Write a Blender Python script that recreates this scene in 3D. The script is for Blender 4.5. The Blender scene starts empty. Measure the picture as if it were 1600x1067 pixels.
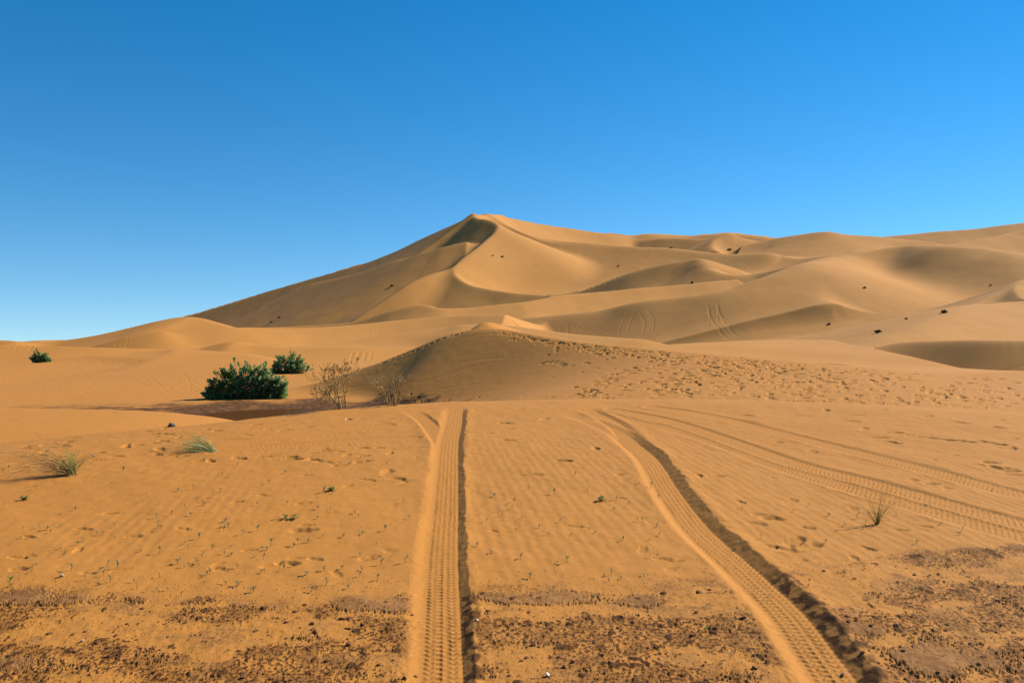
import bpy, math, random
import numpy as np

# ------------------------------------------------------------------ camera, sky, sun, exposure
sc = bpy.context.scene
col = sc.collection
R = math.radians
EYE = 1.735                      # eye height above the sand under the camera
FP = 1333.0                      # focal length for a picture 1600 wide
UC, VC = 800.0, 533.5            # middle of that picture

cam_d = bpy.data.cameras.new('camera')
cam_d.sensor_width = 36.0
cam_d.lens = 36.0 * FP / 1600.0
cam_d.clip_start = 0.05
cam_d.clip_end = 60000
cam = bpy.data.objects.new('camera', cam_d)
cam.location = (0, 0, EYE)
cam.rotation_euler = (R(90), 0, 0)
col.objects.link(cam)
sc.camera = cam

SUN_EL, SUN_AZ = R(37), R(63)    # azimuth from +Y (view direction) towards +X (right)
SUNV = (math.cos(SUN_EL) * math.sin(SUN_AZ), math.cos(SUN_EL) * math.cos(SUN_AZ), math.sin(SUN_EL))
world = bpy.data.worlds.new('World')
sc.world = world
world.use_nodes = True
wn = world.node_tree
wn.nodes.clear()
sky = wn.nodes.new('ShaderNodeTexSky')
sky.sky_type = 'NISHITA'
sky.sun_disc = False
sky.sun_elevation = SUN_EL
sky.sun_rotation = SUN_AZ
sky.altitude = 700
sky.air_density = 1.0
sky.dust_density = 0.0
sky.ozone_density = 1.6
hsv = wn.nodes.new('ShaderNodeHueSaturation')
hsv.inputs['Saturation'].default_value = 1.46
hsv.inputs['Hue'].default_value = 0.497
hsv.inputs['Value'].default_value = 1.15
bg = wn.nodes.new('ShaderNodeBackground')
bg.inputs['Strength'].default_value = 0.071
wo = wn.nodes.new('ShaderNodeOutputWorld')
tc = wn.nodes.new('ShaderNodeTexCoord')
lift = wn.nodes.new('ShaderNodeVectorMath'); lift.operation = 'ADD'
lift.inputs[1].default_value = (0, 0, .085)
nrm = wn.nodes.new('ShaderNodeVectorMath'); nrm.operation = 'NORMALIZE'
wn.links.new(tc.outputs['Generated'], lift.inputs[0])
wn.links.new(lift.outputs[0], nrm.inputs[0])
wn.links.new(nrm.outputs[0], sky.inputs['Vector'])
wn.links.new(sky.outputs[0], hsv.inputs['Color'])
wn.links.new(hsv.outputs[0], bg.inputs['Color'])
wn.links.new(bg.outputs[0], wo.inputs['Surface'])

sun_d = bpy.data.lights.new('sun', 'SUN')
sun_d.energy = 5.0
sun_d.angle = R(0.53)
sun_d.color = (1.0, 0.90, 0.74)
sun = bpy.data.objects.new('sun', sun_d)
col.objects.link(sun)
from mathutils import Vector
sun.rotation_euler = Vector((-SUNV[0], -SUNV[1], -SUNV[2])).to_track_quat('-Z', 'Y').to_euler()
sun.location = (40, 20, 40)

sc.view_settings.view_transform = 'Standard'
sc.view_settings.look = 'None'
sc.view_settings.gamma = 1
sc.view_settings.exposure = 0.88
sc.cycles.max_bounces = 6

# ------------------------------------------------------------------ number helpers
F32 = np.float32


def sstep(a, b, x):
    t = np.clip((x - a) / (b - a), 0, 1)
    return t * t * (3 - 2 * t)


_rs = np.random.RandomState(7)
_ang = _rs.rand(256 * 256) * 2 * math.pi
_GX, _GY = np.cos(_ang).astype(F32), np.sin(_ang).astype(F32)


def noise(x, y, seed=0):
    """gradient noise, about -1 to 1"""
    x = np.asarray(x, F32) + F32(seed * 37.77 % 251); y = np.asarray(y, F32) + F32(seed * 91.13 % 241)
    fx0 = np.floor(x); fy0 = np.floor(y)
    ix = fx0.astype(np.int32) & 255; iy = fy0.astype(np.int32) & 255
    fx = x - fx0; fy = y - fy0
    ux = fx * fx * fx * (fx * (fx * 6 - 15) + 10); uy = fy * fy * fy * (fy * (fy * 6 - 15) + 10)
    ix1 = ((ix + 1) & 255) << 8; ix <<= 8; iy1 = (iy + 1) & 255

    def g(k, dx, dy):
        return _GX.take(k) * dx + _GY.take(k) * dy
    a = g(ix + iy, fx, fy); a += (g(ix1 + iy, fx - 1, fy) - a) * ux
    b = g(ix + iy1, fx, fy - 1); b += (g(ix1 + iy1, fx - 1, fy - 1) - b) * ux
    return (a + (b - a) * uy) * F32(1.4)


def fbm(x, y, octs=4, seed=0, gain=0.5):
    s = 0; a = 1.0
    for o in range(octs):
        s = s + a * noise(x * 2 ** o + 17.3 * o, y * 2 ** o - 9.1 * o, seed + o)
        a *= gain
    return s


def smax(a, b, k):
    h = np.maximum(k - np.abs(a - b), 0) / k
    return np.maximum(a, b) + h * h * k * 0.25


def spline(pts, n=8):
    """Catmull-Rom through rows of pts."""
    p = np.asarray(pts, float)
    e = np.vstack([2 * p[0] - p[1], p, 2 * p[-1] - p[-2]])
    out = []
    for i in range(1, len(e) - 2):
        t = np.linspace(0, 1, n, endpoint=False)[:, None]
        a, b, c, d = e[i - 1], e[i], e[i + 1], e[i + 2]
        out.append(0.5 * (2 * b + (c - a) * t + (2 * a - 5 * b + 4 * c - d) * t * t + (3 * b - a - 3 * c + d) * t ** 3))
    out.append(p[-1:])
    return np.vstack(out)


def world_pt(u, v, Y):
    return ((u - UC) / FP * Y, Y, EYE + (VC - v) / FP * Y)


# ------------------------------------------------------------------ the lie of the land
# A dune is a crest line (sighted bearing, elevation and distance in metres) with a slope of sand on either side.
# side 'f' is on the right hand walking along the crest, 'b' on the left: (slope at the crest, height over which it eases, slope far off)
RIDGES = []


def ridge(pts, f, b, w=0.0, n=10, end=.8, xmin=None, xmax=None, clip=.6, soft=False):
    p = spline([q[:3] for q in pts], n)
    sc_ = None
    if len(pts[0]) > 3:
        sc_ = spline([(q[3], q[3]) for q in pts], n)[:, 0]
    X = (p[:, 0] - UC) / FP * p[:, 2]
    Z = EYE + (VC - p[:, 1]) / FP * p[:, 2]
    RIDGES.append(dict(X=X, Y=p[:, 2], Z=Z, f=f, b=b, w=w, s=sc_, end=end, xmin=xmin, xmax=xmax, clip=clip, soft=soft))


# sand hill just behind the foreground rise
ridge([(330, 650, 34.5, 1.2), (380, 634, 34.2, 1.2), (430, 617, 34, 1.3), (500, 597, 34, 1.7), (590, 568, 33.6, 2.4), (640, 548, 33.2, 2.7), (690, 527, 32.8, 2.8), (730, 517, 32.2, 2.8),
       (755, 513, 31.7, 2.8), (790, 515, 30.8, 2.8), (850, 525, 29.2, 2.6), (900, 533, 27.8, 2.3), (950, 538, 26.5, 1.9), (1000, 542, 25.2, 1.5), (1050, 548, 24, 1.1), (1150, 556, 21.8, .6),
       (1250, 565, 20.2, .5), (1350, 574, 19.4, .45), (1480, 583, 19, .42), (1600, 580, 19, .45), (1800, 572, 20, .45), (2300, 562, 23, .5)],
      (.2, 12, .0), (.14, 4, .03), w=.4, end=.1)
# little second top on it, bright on its sunny side
ridge([(738, 520, 32.6), (752, 506, 33.2), (762, 503.5, 33.6), (780, 507, 34.4), (822, 520, 36)], (.42, 4, .2), (.4, 3, .2), w=.15)
# low lobe of sand left of the rise
ridge([(-700, 628, 17), (-200, 632, 17), (0, 637, 17), (200, 641, 17), (300, 648, 17.3), (370, 658, 17.6), (420, 672, 17.8)], (.03, 5, .0), (.28, 3, .05), w=.3)
# left middle dune beyond the mud flat
ridge([(-700, 590, 48), (-200, 578, 50), (0, 571, 52), (60, 567, 53), (130, 556, 56), (200, 552, 58), (280, 546, 60), (367, 552, 58), (432, 565, 52), (520, 567, 50), (590, 569, 50), (680, 570, 48), (800, 560, 52)],
      (.045, 6, .0), (.22, 4, .02), w=2)
# dark low step at far left
ridge([(-500, 545, 80), (-60, 541, 80), (0, 540, 80), (60, 541, 80), (150, 543, 80), (230, 545, 82), (300, 549, 84)], (.19, 3, .01), (.06, 3, .02), w=.8)
# steps in the middle
ridge([(250, 560, 82), (310, 545, 83), (361, 534, 84), (398, 539, 84), (464, 543, 84), (540, 542, 85), (600, 543, 86), (660, 541, 88), (760, 538, 90)], (.24, 4, .01), (.03, 2, .01), w=.6)
ridge([(450, 545, 100), (490, 540, 102), (542, 534, 105), (621, 521, 110), (689, 512, 112), (730, 507, 112), (800, 510, 110), (900, 522, 105), (1000, 530, 95)], (.16, 6, .02), (.2, 6, .03), w=1)
ridge([(90, 556, 125), (150, 540, 126.5), (200, 527, 128), (247, 518, 130), (281, 519.5, 132), (367, 512, 138), (464, 512, 145), (542, 508, 150), (621, 501, 155), (700, 494, 158), (790, 492, 156)], (.4, 8, .02), (.05, 6, .02), w=.6)
ridge([(60, 538, 175), (120, 530, 175), (180, 518, 175), (250, 501, 176), (298, 495, 178), (330, 502, 176), (365, 512, 172), (420, 522, 168)], (.2, 9, .03), (.2, 9, .03), w=1.5)
# far left horizon bumps
ridge([(-500, 530, 190), (-150, 533, 180), (0, 532, 170), (30, 537, 165)], (.2, 5, .02), (.2, 5, .02), w=1)
ridge([(20, 537, 200), (50, 532, 200), (100, 530.5, 205), (150, 533, 205), (200, 537, 205)], (.25, 5, .02), (.2, 5, .02), w=1)
# dune step at right, over the trampled flat
ridge([(1335, 556, 73, .15), (1355, 547, 73, .25), (1385, 539, 72, .45), (1425, 534, 70, .8), (1500, 531.5, 66.5, 1), (1600, 531, 63, 1), (1900, 531, 60, 1), (2300, 535, 60, 1)], (.62, 14, .01), (.03, 2, .0), w=.8)
ridge([(1000, 550, 66), (1060, 538, 72), (1150, 533, 76), (1230, 531, 79), (1300, 531, 79)], (.07, 5, .01), (.08, 5, .02), w=2, xmax=29)
# lower right dune with its twin crest
ridge([(1290, 556, 84), (1335, 545, 88), (1379, 531, 92), (1425, 514, 98), (1469, 492, 108), (1503, 478, 116), (1549, 475, 120), (1600, 471, 122), (1800, 468, 124)], (.24, 12, .02), (.2, 8, .03), w=2.5, end=.2)
ridge([(1500, 482, 132), (1524, 474, 136), (1565, 457, 142), (1585, 446, 145), (1604, 436, 149), (1700, 420, 155), (1900, 410, 165)], (.42, 12, .02), (.3, 10, .03), w=.4)
ridge([(1600, 440, 146), (1589, 446, 143), (1586, 452, 139), (1590, 460, 135), (1604, 468, 131), (1650, 476, 128)], (.5, 8, .02), (.14, 8, .03), w=.3)
# the long dune on the right
ridge([(740, 512, 192, .9), (800, 501, 189, 1), (900, 490, 185, 1.05), (942, 485, 183, 1.1), (1000, 472, 179, 1.15), (1050, 465, 177, 1.1), (1125, 454, 175, .8), (1175, 439, 177, .5), (1225, 424, 181, .38), (1258, 413, 186, .4), (1276, 408, 196, .45), (1296, 403, 210, .6),
       (1333, 396, 222, .95), (1413, 385, 224, 1.1), (1456, 383, 213, .95), (1487, 384, 206, .9), (1549, 389, 199, .8), (1589, 396, 195, .8), (1700, 408, 195, .8), (1900, 420, 195, .8)],
      (.46, 26, .06), (.25, 15, .03), w=5, soft=True)
ridge([(1296, 404, 209), (1276, 414, 196), (1268, 430, 184), (1268, 448, 172), (1280, 464, 162), (1300, 474, 155)], (.10, 2, .22), (.42, 6, .2), w=3)
# ridge below the big bowl
ridge([(400, 512, 215), (500, 508, 212), (560, 502, 210), (615, 485, 210), (659, 477, 210), (686, 482, 208), (725, 481, 210), (794, 474, 215), (824, 471, 218), (890, 460, 228), (972, 453, 236), (1040, 447, 242), (1100, 441, 246), (1150, 437, 250)],
      (.58, 8, .05), (.2, 8, .03), w=1.2)
# second peak
ridge([(860, 463, 302), (900, 457, 300), (975, 430, 297), (1025, 416, 294), (1075, 406.5, 290), (1095, 405, 287), (1102, 412, 280), (1113, 421, 274), (1150, 429.5, 268), (1190, 426, 266), (1240, 415, 262)],
      (.62, 14, .05), (.3, 15, .03), w=3.5)
# big bowl: its rim on the right, and the skyline over it
ridge([(820, 367, 440), (862, 375, 432), (945, 382, 418), (1000, 386, 405), (1050, 388, 396), (1100, 394, 386), (1150, 397, 375), (1200, 395, 365), (1225, 400, 362), (1250, 405, 355), (1300, 400, 340)],
      (.5, 32, .04), (.2, 12, .03), w=4, xmin=-4)
ridge([(752, 335, 440), (783, 339, 466), (860, 353, 490), (950, 366, 500), (1000, 374, 500), (1050, 372, 480), (1106, 373, 462), (1125, 368, 455), (1137, 367.5, 450), (1157, 372, 448), (1210, 382, 440)],
      (.45, 40, .12), (.55, 40, .2), w=3)
ridge([(1140, 367.5, 449), (1118, 374, 440), (1112, 384, 428), (1118, 392, 415)], (.3, 30, .15), (.6, 12, .1), w=2)
# the snaking crest
ridge([(739, 338, 424), (748, 342, 412), (760, 343, 404), (772, 347, 398), (778, 354, 392), (772, 365, 382), (745, 388, 360), (716, 411, 340), (709, 421, 333), (713, 431, 327), (733, 443.5, 320), (765, 452, 315), (800, 457, 310), (840, 460, 306), (875, 461.5, 303), (905, 457, 301)],
      (.47, 70, .10), (.35, 30, .03), w=.5, soft=True)
ridge([(739, 338, 424), (748, 335.5, 430), (770, 337, 445), (783, 339, 466)], (.7, 60, .25), (.8, 60, .25), w=1)
# skyline running down to the left
ridge([(-100, 548, 760), (60, 537, 730), (120, 529, 690), (180, 518.5, 660), (300, 491, 610), (400, 461, 565), (500, 432, 525), (575, 410, 490), (620, 393, 470), (660, 374, 452), (700, 355.5, 438), (739, 338, 424)],
      (.45, 130, .14), (.4, 30, .1), w=1)
ridge([(470, 449, 480), (500, 440, 455), (560, 428, 424), (642, 402, 389), (690, 387, 382), (725, 379, 381), (765, 376, 378)], (.46, 130, .12), (.15, 8, .03), w=1.5, xmax=-20)
ridge([(430, 536, 360), (500, 518, 358), (560, 497, 355), (610, 471, 350), (642, 456, 348), (690, 432, 342), (712, 422, 336)], (.28, 60, .12), (.3, 12, .08), w=16)
# behind it all
ridge([(490, 438, 900), (510, 430, 900), (545, 418, 890), (572, 411.5, 880), (600, 412, 870)], (.3, 20, .3), (.3, 20, .3), w=4)
ridge([(860, 380, 720), (925, 368, 700), (957, 364, 690), (987, 367, 690), (1017, 364.5, 690), (1075, 367.5, 690), (1125, 364, 680), (1150, 364, 680), (1215, 372, 660), (1300, 385, 640)], (.4, 30, .1), (.3, 30, .1), w=3)
ridge([(1160, 384, 425), (1215, 372, 420), (1250, 367, 412), (1292, 362.5, 405), (1323, 367, 402), (1385, 371, 400), (1460, 380, 390), (1520, 390, 380)], (.36, 30, .06), (.3, 30, .1), w=3)
ridge([(1300, 382, 540), (1385, 370, 530), (1456, 363, 525), (1518, 358.5, 520), (1600, 348, 515), (1750, 335, 510), (2000, 330, 500)], (.36, 30, .06), (.3, 30, .1), w=3)
ridge([(1420, 390, 325), (1487, 381, 330), (1518, 376, 334), (1560, 368, 340), (1600, 358.5, 346), (1700, 340, 355), (1900, 330, 360)], (.36, 25, .05), (.3, 25, .1), w=2)


def eval_ridge(r, X, Y):
    """height of one dune; every stretch of its crest counts, the nearest by far the most"""
    num = np.zeros(X.shape); den = np.zeros(X.shape)
    xs, ys, zs = r['X'], r['Y'], r['Z']
    f, b, w = r['f'], r['b'], max(r['w'], .0025 * ys.mean())
    n = len(xs) - 1
    ep = .002 * ys.mean()
    for i in range(n):
        ax, ay = xs[i], ys[i]
        dx, dy = xs[i + 1] - ax, ys[i + 1] - ay
        L = math.sqrt(dx * dx + dy * dy + 1e-9)
        dx /= L; dy /= L
        px, py = X - ax, Y - ay
        t0 = px * dx + py * dy
        t = np.clip(t0, 0, L)
        n0 = px * dy - py * dx                       # + on the right-hand side
        e = t0 - t
        rho = np.sqrt(n0 * n0 + e * e)
        m = sstep(-.35, .35, n0 / (rho + 1e-6))
        tt = t / L
        k = 1.0 if r['s'] is None else (r['s'][i] + (r['s'][i + 1] - r['s'][i]) * tt)
        s = b[0] + (f[0] * k - b[0]) * m
        A = b[1] + (f[1] - b[1]) * m
        si = b[2] + (f[2] - b[2]) * m
        rr = np.sqrt(rho * rho + w * w) - w if w > 0 else rho
        h = zs[i] + (zs[i + 1] - zs[i]) * tt - A * (1 - np.exp(-s * rr / A)) - si * rr - .2 * np.maximum(rr - 2.2 * A / (s + .02), 0)
        q2 = 1.0 / (rho * rho + ep * ep); q2 *= q2; wt = q2 if r['soft'] else (q2 * q2) ** 2
        num += wt * h; den += wt
        rmin = rho if i == 0 else np.minimum(rmin, rho)
    h = num / den
    for j, q in ((0, 1), (n, n - 1)):               # past either end the sand falls away
        dx, dy = xs[j] - xs[q], ys[j] - ys[q]
        L = math.sqrt(dx * dx + dy * dy)
        px, py = X - xs[j], Y - ys[j]
        ro = np.sqrt(px * px + py * py) + 1e-6
        e = (px * dx + py * dy) / L
        h = h - r['end'] * np.maximum(e - .1 * ro, 0) * sstep(.8, 1, rmin / ro)
    if r['xmin'] is not None:
        h = h - r['clip'] * np.maximum(r['xmin'] - X, 0)
    if r['xmax'] is not None:
        h = h - r['clip'] * np.maximum(X - r['xmax'], 0)
    return h


VC_U = np.array([-900, -300, 0, 160, 300, 400, 500, 600, 700, 900, 1100, 1300, 1450, 1600, 1900, 2600.])
VC_V = np.array([790, 752, 716, 692, 678, 664, 649, 639, 632, 627, 627, 634, 642, 654, 674, 700.])
KY = 2313.0


def fore_base(X, Y):
    """the gentle rise the tracks climb, rounding off along its brow"""
    Ys = np.maximum(Y, .5)
    u = UC + FP * X / Ys
    vc = np.interp(u, VC_U, VC_V)
    Yc = KY / (vc + 7 - 440)
    e = np.maximum(Y - Yc, 0)
    z = .0701 * Y
    k = .05
    lim = 4.0
    drop = np.where(e < lim, k * e * e, k * lim * lim + 2 * k * lim * (e - lim))
    return z - drop


POND = (-5.9, 23.6, 3.3, 5.0, -.40)      # centre x, y, half widths, water level


def floor_base(X, Y):
    z = -.40 + .85 * sstep(-3.5, 4, X + .10 * (Y - 16))
    far = sstep(42, 75, Y)
    z = z * (1 - far) + far * -.4 + .05 * noise(X * .2, Y * .2, 3)
    q = np.sqrt(((X - POND[0]) / POND[2]) ** 2 + ((Y - POND[1]) / POND[3]) ** 2) + .12 * noise(X * .6, Y * .6, 5)
    z = z - .8 * sstep(13.5, 11, Y)
    z = z - .9 * sstep(21, 28, X) * sstep(34, 46, Y) * sstep(73, 67, Y)
    return z - .22 * (1 - sstep(.7, 1.15, q))


def land(X, Y):
    """height of the sand, all dunes together; X, Y 2-D grids"""
    X = np.asarray(X, float); Y = np.asarray(Y, float)
    st = 8
    big = X.ndim == 2 and min(X.shape) > 40
    H = smax(floor_base(X, Y), fore_base(X, Y), .25 + 0 * Y)
    k = np.maximum(.009 * Y, .15)
    if big:
        ri = np.unique(np.r_[np.arange(0, X.shape[0], st), X.shape[0] - 1])
        ci = np.unique(np.r_[np.arange(0, X.shape[1], st), X.shape[1] - 1])
        Xc, Yc = X[np.ix_(ri, ci)], Y[np.ix_(ri, ci)]
        hs = [eval_ridge(r, Xc, Yc) for r in RIDGES]
        hm = np.maximum.reduce(hs + [H[np.ix_(ri, ci)]])
        ru = np.minimum(np.arange(X.shape[0]) // st, len(ri) - 1)
        cu = np.minimum(np.arange(X.shape[1]) // st, len(ci) - 1)
        for r, h in zip(RIDGES, hs):
            a = h > hm - .03 * Yc - .4
            if not a.any():
                continue
            d = a.copy()
            for sx in (-1, 0, 1):
                for sy in (-1, 0, 1):
                    d |= np.roll(np.roll(a, sx, 0), sy, 1)
            idx = np.nonzero(d[np.ix_(ru, cu)])
            hv = eval_ridge(r, X[idx], Y[idx])
            H[idx] = smax(H[idx], hv, k[idx])
    else:
        for r in RIDGES:
            H = smax(H, eval_ridge(r, X, Y), k)
    # slow undulation, growing with distance
    H = H + sstep(20, 60, Y) * .06 * fbm(X / 7, Y / 9, 2, 11) + sstep(90, 200, Y) * .22 * fbm(X / 24, Y / 30, 2, 12)
    return H


def columns(lo, hi, step, out_lo, out_hi, wider=1.12):
    mid = np.arange(lo, hi + step, step)
    def grow(start, end, sgn):
        r, s, p = [], step, start
        while (p - end) * sgn < 0:
            s *= wider; p += sgn * s; r.append(p)
        return r
    return np.array(grow(lo, out_lo, -1)[::-1] + list(mid) + grow(hi, out_hi, 1))


def grid_mesh(name, us, Ys, H, mat, attrs=None):
    nr, nc = len(Ys), len(us)
    Yg = np.repeat(Ys[:, None], nc, 1)
    Xg = (us[None, :] - UC) / FP * Yg
    co = np.stack([Xg, Yg, H], -1).astype(F32).reshape(-1)
    me = bpy.data.meshes.new(name)
    me.vertices.add(nr * nc)
    me.vertices.foreach_set('co', co)
    i = np.arange(nr - 1)[:, None] * nc + np.arange(nc - 1)[None, :]
    q = np.stack([i, i + 1, i + nc + 1, i + nc], -1).reshape(-1).astype(np.int32)
    nf = (nr - 1) * (nc - 1)
    me.loops.add(nf * 4)
    me.loops.foreach_set('vertex_index', q)
    me.polygons.add(nf)
    me.polygons.foreach_set('loop_start', np.arange(0, nf * 4, 4, dtype=np.int32))
    me.polygons.foreach_set('loop_total', np.full(nf, 4, np.int32))
    me.polygons.foreach_set('use_smooth', np.ones(nf, bool))
    for k, v in (attrs or {}).items():
        a = me.attributes.new(k, 'FLOAT', 'POINT')
        a.data.foreach_set('value', np.asarray(v, F32).reshape(-1))
    me.update()
    me.materials.append(mat)
    o = bpy.data.objects.new(name, me)
    o['kind'] = 'structure'
    col.objects.link(o)
    return o


# ------------------------------------------------------------------ materials
def nodes_of(name):
    m = bpy.data.materials.new(name)
    m.use_nodes = True
    t = m.node_tree
    return m, t, t.nodes['Principled BSDF'], t.nodes.new, t.links.new


def sand_material():
    m, t, b, N, L = nodes_of('sand')
    b.inputs['Specular IOR Level'].default_value = .12

    def attr(n):
        a = N('ShaderNodeAttribute'); a.attribute_name = n
        return a.outputs['Fac']

    def noise_tex(scale, detail=4, rough=.55):
        n = N('ShaderNodeTexNoise'); n.inputs['Scale'].default_value = scale
        n.inputs['Detail'].default_value = detail; n.inputs['Roughness'].default_value = rough
        L(geo.outputs['Position'], n.inputs['Vector'])
        return n.outputs['Fac']

    def ramp(src, lo, hi):
        r = N('ShaderNodeMapRange'); r.inputs['From Min'].default_value = lo; r.inputs['From Max'].default_value = hi
        L(src, r.inputs['Value'])
        return r.outputs['Result']

    def mixc(fac, a, bb, mode='MIX'):
        x = N('ShaderNodeMix'); x.data_type = 'RGBA'; x.blend_type = mode
        if isinstance(fac, float): x.inputs[0].default_value = fac
        else: L(fac, x.inputs[0])
        for s_, v in ((6, a), (7, bb)):
            if isinstance(v, tuple): x.inputs[s_].default_value = (*v, 1)
            else: L(v, x.inputs[s_])
        return x.outputs[2]

    def math_(op, a, bb=None):
        x = N('ShaderNodeMath'); x.operation = op
        for i_, v in enumerate((a, bb)):
            if v is None: continue
            if isinstance(v, (int, float)): x.inputs[i_].default_value = v
            else: L(v, x.inputs[i_])
        return x.outputs[0]

    geo = N('ShaderNodeNewGeometry')
    tone, crumb_and_shade, grey, wet, rip = attr('tone'), attr('crumb_and_shade'), attr('grey'), attr('wet'), attr('ripple')
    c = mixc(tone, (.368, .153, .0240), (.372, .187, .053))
    big = ramp(noise_tex(.35, 5), .3, .7)
    c = mixc(math_('MULTIPLY', big, .25), c, (.32, .13, .028))
    mid = ramp(noise_tex(3.0, 5), .35, .65)
    c = mixc(math_('MULTIPLY', mid, .16), c, (.42, .185, .045))
    near = attr('near')
    drift = ramp(noise_tex(.045, 9, .68), .38, .66)
    c = mixc(math_('MULTIPLY', drift, .30), c, (.30, .135, .036))
    grain = ramp(noise_tex(160, 2, .6), .35, .65)
    c = mixc(math_('MULTIPLY', grain, math_('MULTIPLY', near, .30)), c, (.25, .095, .02))
    speck = ramp(noise_tex(75, 2, .5), .66, .72)
    c = mixc(math_('MULTIPLY', speck, math_('MULTIPLY', near, .35)), c, (.14, .055, .018))
    gcol = mixc(ramp(noise_tex(25, 4), .3, .7), (.235, .122, .048), (.16, .072, .025))
    c = mixc(grey, c, gcol)
    wcol = mixc(ramp(noise_tex(6, 4), .35, .7), (.05, .023, .009), (.14, .06, .019))
    c = mixc(wet, c, wcol)
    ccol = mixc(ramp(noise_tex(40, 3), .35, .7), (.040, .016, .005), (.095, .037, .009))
    c = mixc(crumb_and_shade, c, ccol)
    L(c, b.inputs['Base Color'])
    b.inputs['Roughness'].default_value = .95
    # wind ripples and grain as relief
    vm = N('ShaderNodeMapping'); vm.vector_type = 'POINT'
    vm.inputs['Rotation'].default_value = (0, 0, R(-8))
    L(geo.outputs['Position'], vm.inputs['Vector'])
    wv = N('ShaderNodeTexWave'); wv.wave_type = 'BANDS'; wv.bands_direction = 'X'; wv.wave_profile = 'SIN'
    wv.inputs['Scale'].default_value = 3.6; wv.inputs['Distortion'].default_value = 3.0
    wv.inputs['Detail'].default_value = 2.0; wv.inputs['Detail Scale'].default_value = 1.6
    L(vm.outputs[0], wv.inputs['Vector'])
    bw = N('ShaderNodeBump'); bw.inputs['Distance'].default_value = .0022
    L(math_('MULTIPLY', rip, .8), bw.inputs['Strength'])
    L(wv.outputs['Fac'], bw.inputs['Height'])
    bg_ = N('ShaderNodeBump'); bg_.inputs['Distance'].default_value = .004
    L(math_('MULTIPLY', near, .55), bg_.inputs['Strength'])
    L(noise_tex(90, 3, .65), bg_.inputs['Height'])
    L(bw.outputs[0], bg_.inputs['Normal'])
    L(bg_.outputs[0], b.inputs['Normal'])
    return m


SAND = sand_material()


def plain_mat(name, c1, c2, scale=30, rough=.8, spec=.25, trans=0.0):
    """two-toned matt surface; thin leaves let some light through"""
    m, t, b, N, L = nodes_of(name)
    n = N('ShaderNodeTexNoise'); n.inputs['Scale'].default_value = scale; n.inputs['Detail'].default_value = 3
    tc_ = N('ShaderNodeTexCoord'); L(tc_.outputs['Object'], n.inputs['Vector'])
    mr = N('ShaderNodeMapRange'); mr.inputs['From Min'].default_value = .35; mr.inputs['From Max'].default_value = .65
    L(n.outputs['Fac'], mr.inputs['Value'])
    x = N('ShaderNodeMix'); x.data_type = 'RGBA'
    x.inputs[6].default_value = (*c1, 1); x.inputs[7].default_value = (*c2, 1)
    L(mr.outputs[0], x.inputs[0]); L(x.outputs[2], b.inputs['Base Color'])
    b.inputs['Roughness'].default_value = rough
    b.inputs['Specular IOR Level'].default_value = spec
    if trans:
        tl = N('ShaderNodeBsdfTranslucent'); L(x.outputs[2], tl.inputs['Color'])
        ms = N('ShaderNodeMixShader'); ms.inputs[0].default_value = trans
        L(b.outputs[0], ms.inputs[1]); L(tl.outputs[0], ms.inputs[2]); L(ms.outputs[0], t.nodes['Material Output'].inputs['Surface'])
    return m


M_LEAF = plain_mat('bush_leaf', (.06, .155, .035), (.19, .31, .12), 7, .5, .4, .42)
M_LEAF_DRY = plain_mat('dull_leaf', (.05, .055, .02), (.10, .09, .04), 20, .7, .25, .3)
M_STEM = plain_mat('bark', (.16, .10, .05), (.27, .17, .085), 14, .85)
M_TWIG = plain_mat('dry_twig', (.30, .185, .065), (.50, .33, .13), 12, .85)
M_BLADE = plain_mat('grass_blade', (.26, .27, .09), (.46, .42, .17), 18, .6, .25, .5)
M_BLADE_G = plain_mat('green_blade', (.20, .26, .05), (.44, .44, .14), 18, .55, .25, .5)
M_BLADE_P = plain_mat('pale_blade', (.34, .36, .13), (.52, .48, .22), 18, .6, .25, .4)
M_STRAW = plain_mat('straw', (.20, .12, .04), (.34, .22, .08), 18, .7)
M_SPROUT = plain_mat('sprout_leaf', (.11, .12, .055), (.19, .19, .10), 30, .6, .25, .3)
M_SPROUT_G = plain_mat('green_sprout_leaf', (.05, .12, .02), (.10, .19, .04), 30, .5, .25, .35)
M_CLOD = plain_mat('mud_clod', (.085, .036, .017), (.19, .085, .04), 25, .95, .1)
M_STONE = plain_mat('dark_stone', (.035, .03, .035), (.08, .065, .065), 20, .7)
M_SHELL = plain_mat('white_shell', (.62, .58, .50), (.80, .77, .70), 30, .6)

# ------------------------------------------------------------------ tracks, prints and crust pressed into the sand
def to_plane(pts):
    """picture bearings on the foreground rise -> metres"""
    p = np.asarray(pts, float)
    Y = KY / (p[:, 1] - 440)
    return np.stack([(p[:, 0] - UC) / FP * Y, Y], 1)


def along(X, Y, P, reach):
    """signed offset (right +) and distance along a polyline P, only near it"""
    m = (X > P[:, 0].min() - reach) & (X < P[:, 0].max() + reach) & (Y > P[:, 1].min() - reach) & (Y < P[:, 1].max() + reach)
    idx = np.nonzero(m)
    x, y = X[idx], Y[idx]
    best = np.full(x.shape, 1e9); off = np.full(x.shape, 1e9); arc = np.zeros(x.shape)
    s0 = 0.0
    for i in range(len(P) - 1):
        dx, dy = P[i + 1] - P[i]
        L = math.hypot(dx, dy) + 1e-9
        dx /= L; dy /= L
        px, py = x - P[i, 0], y - P[i, 1]
        t0 = px * dx + py * dy
        t = np.clip(t0, 0, L)
        n0 = px * dy - py * dx
        rho = np.hypot(n0, t0 - t)
        c = rho < best
        best[c] = rho[c]; off[c] = (np.sign(n0) * rho)[c]; arc[c] = (s0 + t)[c]
        s0 += L
    return idx, off, arc, s0


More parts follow.
